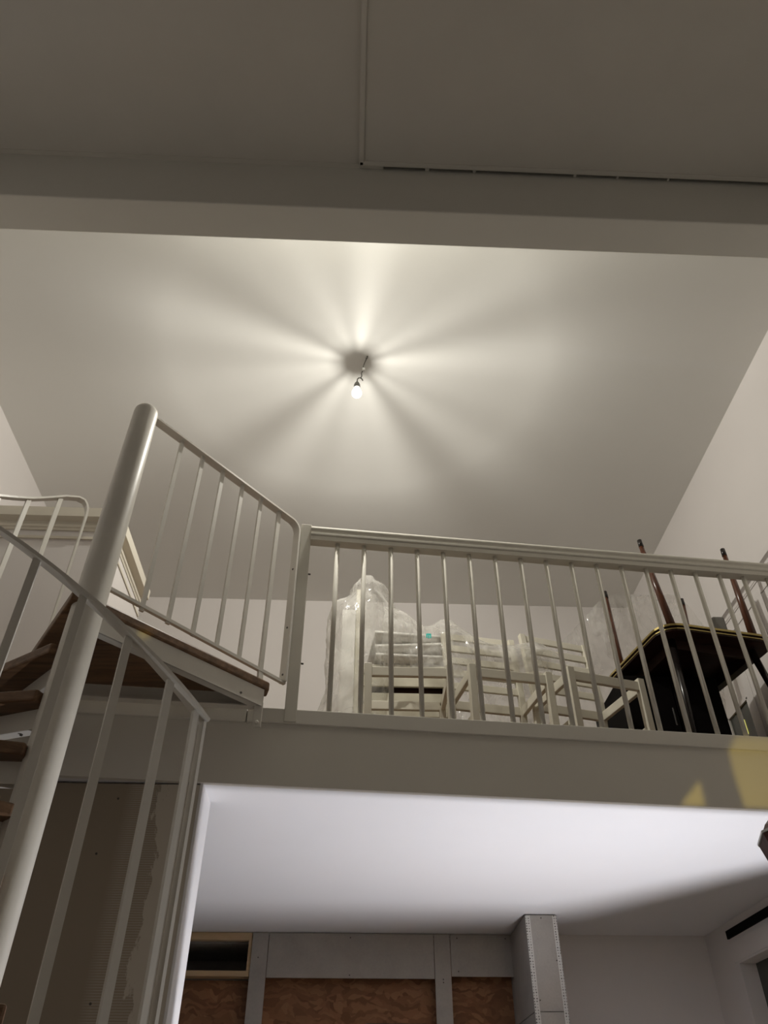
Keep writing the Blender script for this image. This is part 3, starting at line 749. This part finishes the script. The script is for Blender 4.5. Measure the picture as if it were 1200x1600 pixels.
m = B(); prism(m, rrect(.345, .345, .11), T0+.007, T0+.026); obj('tabletop', m, 'tabledark', ot)
m = B(); prism(m, rrect(.350, .350, .114), T0+.010, T0+.022); obj('edge_band', m, 'brass', ot)
for sx in (-1, 1):
    for sy in (-1, 1):
        m = B(); taper(m, tp(sx*.245, sy*.285, T0+.02), tl(sx*.262, sy*.27, 2.745), .023, .0135); lg = obj('leg', m, 'tableleg', ot, smooth=True)
        m = B(); taper(m, tl(sx*.2605, sy*.2705, 2.735), tl(sx*.262, sy*.27, 2.785), .0150, .0135); obj('ferrule', m, 'legdark', lg, smooth=True)
# black cabinet under the table
bc = thing('black_cabinet', 'black lacquered cabinet standing under the dark tables', 'cabinet', (1.80, 4.0, ZT))
m = bx((1.46, 3.80, ZT), (2.00, 4.35, 2.07)); obj('body', m, 'black', bc, bevel=.006)
for x0, x1 in ((1.47, 1.727), (1.733, 1.99)):
    d = obj('door', bx((x0, 3.782, ZT+.05), (x1, 3.80, 2.05)), 'black', bc, bevel=.003)
    xx = x1-.03 if x0 < 1.6 else x0+.03
    m = B(); tube(m, [(xx, 3.765, 1.76), (xx, 3.765, 1.86)], .005, 8); obj('handle', m, 'legdark', d)
m = B(); box(m, (1.95, 3.54, 2.168), (2.02, 3.60, 2.305)); 
gb = obj('grey_box', m, 'grey', None, bevel=.012, origin=(1.975, 3.57, 2.166)); tag(gb, 'small grey plastic box standing on the overturned tabletop', 'box')
# hatch with a glowing yellow strip on the right loft wall behind the tables
wl2 = thing('wall_hatch', 'white hatch frame with dark glass and a glowing yellow strip on the right wall', 'hatch', (XR, 4.28, 1.84))
m = B()
for (a, b) in (((4.15, 1.86), (4.15, 2.13)), ((4.45, 1.86), (4.45, 2.13)), ((4.14, 1.86), (4.46, 1.86)), ((4.14, 2.13), (4.46, 2.13))): bar(m, (XR-.010, a[0], a[1]), (XR-.010, b[0], b[1]), .022, .024, (1, 0, 0))
obj('frame', m, 'wall', wl2)
m = bx((XR-.010, 4.15, 1.86), (XR-.004, 4.45, 2.13)); obj('pane', m, 'glass_dark', wl2)
m = bx((XR-.016, 4.275, 1.955), (XR-.010, 4.295, 2.045)); obj('yellow_strip', m, 'yellow', wl2)
tg = obj('printed_mark', TAG, 'tag', None, origin=(.378, 3.586, 2.165)); tag(tg, 'small teal printed mark on the crumpled plastic cover', 'label')

# ------------------------------------------------------------------ carved wooden lantern lamp at the right of the hall
def pix(u, v):
    p_, yw = R(40.2), R(2.4); x = (u-604)/1200; y = (800-v)/1200
    d = Vector((x, -math.sin(p_)*y + math.cos(p_), math.cos(p_)*y + math.sin(p_)))
    return Vector((math.cos(yw)*d.x + math.sin(yw)*d.y, -math.sin(yw)*d.x + math.cos(yw)*d.y, d.z))
d = pix(1308, 1318); LC = d*(1.35/d.y)
fp_ = Vector((E0.x, E0.y, 0))
def on_edge(u, v): q = pix(u, v); return q*(fp_.dot(EN)/q.dot(EN))
def on_part(u, v): q = pix(u, v); return q*((PY0)/q.y)
patches = [[on_edge(1150, 1150), on_edge(1138, 1172), on_edge(1147, 1210), on_edge(1164, 1262), on_edge(1270, 1266), on_edge(1280, 1155)],
           [on_edge(1093, 1219), on_edge(1064, 1258), on_edge(1102, 1260)],
           [on_part(17, 917), on_part(2, 910), on_part(-30, 905), on_part(-30, 925), on_part(2, 925)]]
lt2 = thing('floor_lamp', 'floor lamp with a carved brown wooden lantern shade', 'lamp', (LC.x, LC.y, -Z0))
RS = .125
m = B(); lathe(m, [(RS*.30, -RS*1.25), (RS*.70, -RS*.95), (RS*1.0, .015), (RS*.94, .030), (RS*.55, RS*.62), (RS*.2, RS*.8)], 10, LC)
inner = B(); 
me = bpy.data.meshes.new('shade'); bmesh.ops.recalc_face_normals(m, faces=m.faces); m.to_mesh(me); m.free(); inner.free()
sh = bpy.data.objects.new('shade', me); COL.objects.link(sh)
so = sh.modifiers.new('wall', 'SOLIDIFY'); so.thickness = .004; so.offset = -1
cutters = []
for pg in patches:
    m = B(); a = [m.verts.new(LC + (p-LC).normalized()*.03 + (p-LC)*0) for p in pg]; b = [m.verts.new(LC + (p-LC)*(.30/max((q-LC).length for q in pg))) for p in pg]
    for i, p in enumerate(pg): a[i].co = LC + (p-LC)*(.03/max((q-LC).length for q in pg))
    m.faces.new(a[::-1]); m.faces.new(b)
    for i in range(len(pg)): m.faces.new((a[i], a[(i+1) % len(pg)], b[(i+1) % len(pg)], b[i]))
    bmesh.ops.recalc_face_normals(m, faces=m.faces)
    cme = bpy.data.meshes.new('cut'); m.to_mesh(cme); m.free(); co = bpy.data.objects.new('cut', cme); COL.objects.link(co); cutters.append(co)
    bo = sh.modifiers.new('cut', 'BOOLEAN'); bo.operation = 'DIFFERENCE'; bo.solver = 'EXACT'; bo.object = co
bpy.context.view_layer.update()
dg = bpy.context.evaluated_depsgraph_get(); nm = bpy.data.meshes.new_from_object(sh.evaluated_get(dg))
sh.modifiers.clear(); sh.data = nm
for c in cutters: bpy.data.objects.remove(c)
nm.transform(Matrix.Translation(-Vector((LC.x, LC.y, -Z0)))); nm.materials.clear(); nm.materials.append(M['lantern']); sh.parent = lt2
m = B(); sweep(m, [LC + Vector((RS*1.005*math.cos(R(36*i)), RS*1.005*math.sin(R(36*i)), .018)) for i in range(11)], rectp(.003, .004), cap=False); obj('rim', m, 'white_plastic', lt2)
m = B(); lathe(m, [(0, -Z0), (.14, -Z0), (.14, -Z0+.015), (.03, -Z0+.03), (.011, -Z0+.05), (.011, LC.z-.160), (.035, LC.z-.156), (.035, LC.z-.150), (0, LC.z-.149)], 20, (LC.x, LC.y, 0)); obj('stand', m, 'legdark', lt2, smooth=False)
l = bpy.data.lights.new('lantern_offscreen', 'POINT'); l.energy = LANTERN_W; l.color = LANTERN_C; l.shadow_soft_size = .001
lo = bpy.data.objects.new('lantern_offscreen', l); COL.objects.link(lo); lo.parent = lt2; lo.location = (0, 0, LC.z+Z0)

for o in bpy.data.objects:
    if '_base' in o: del o['_base']
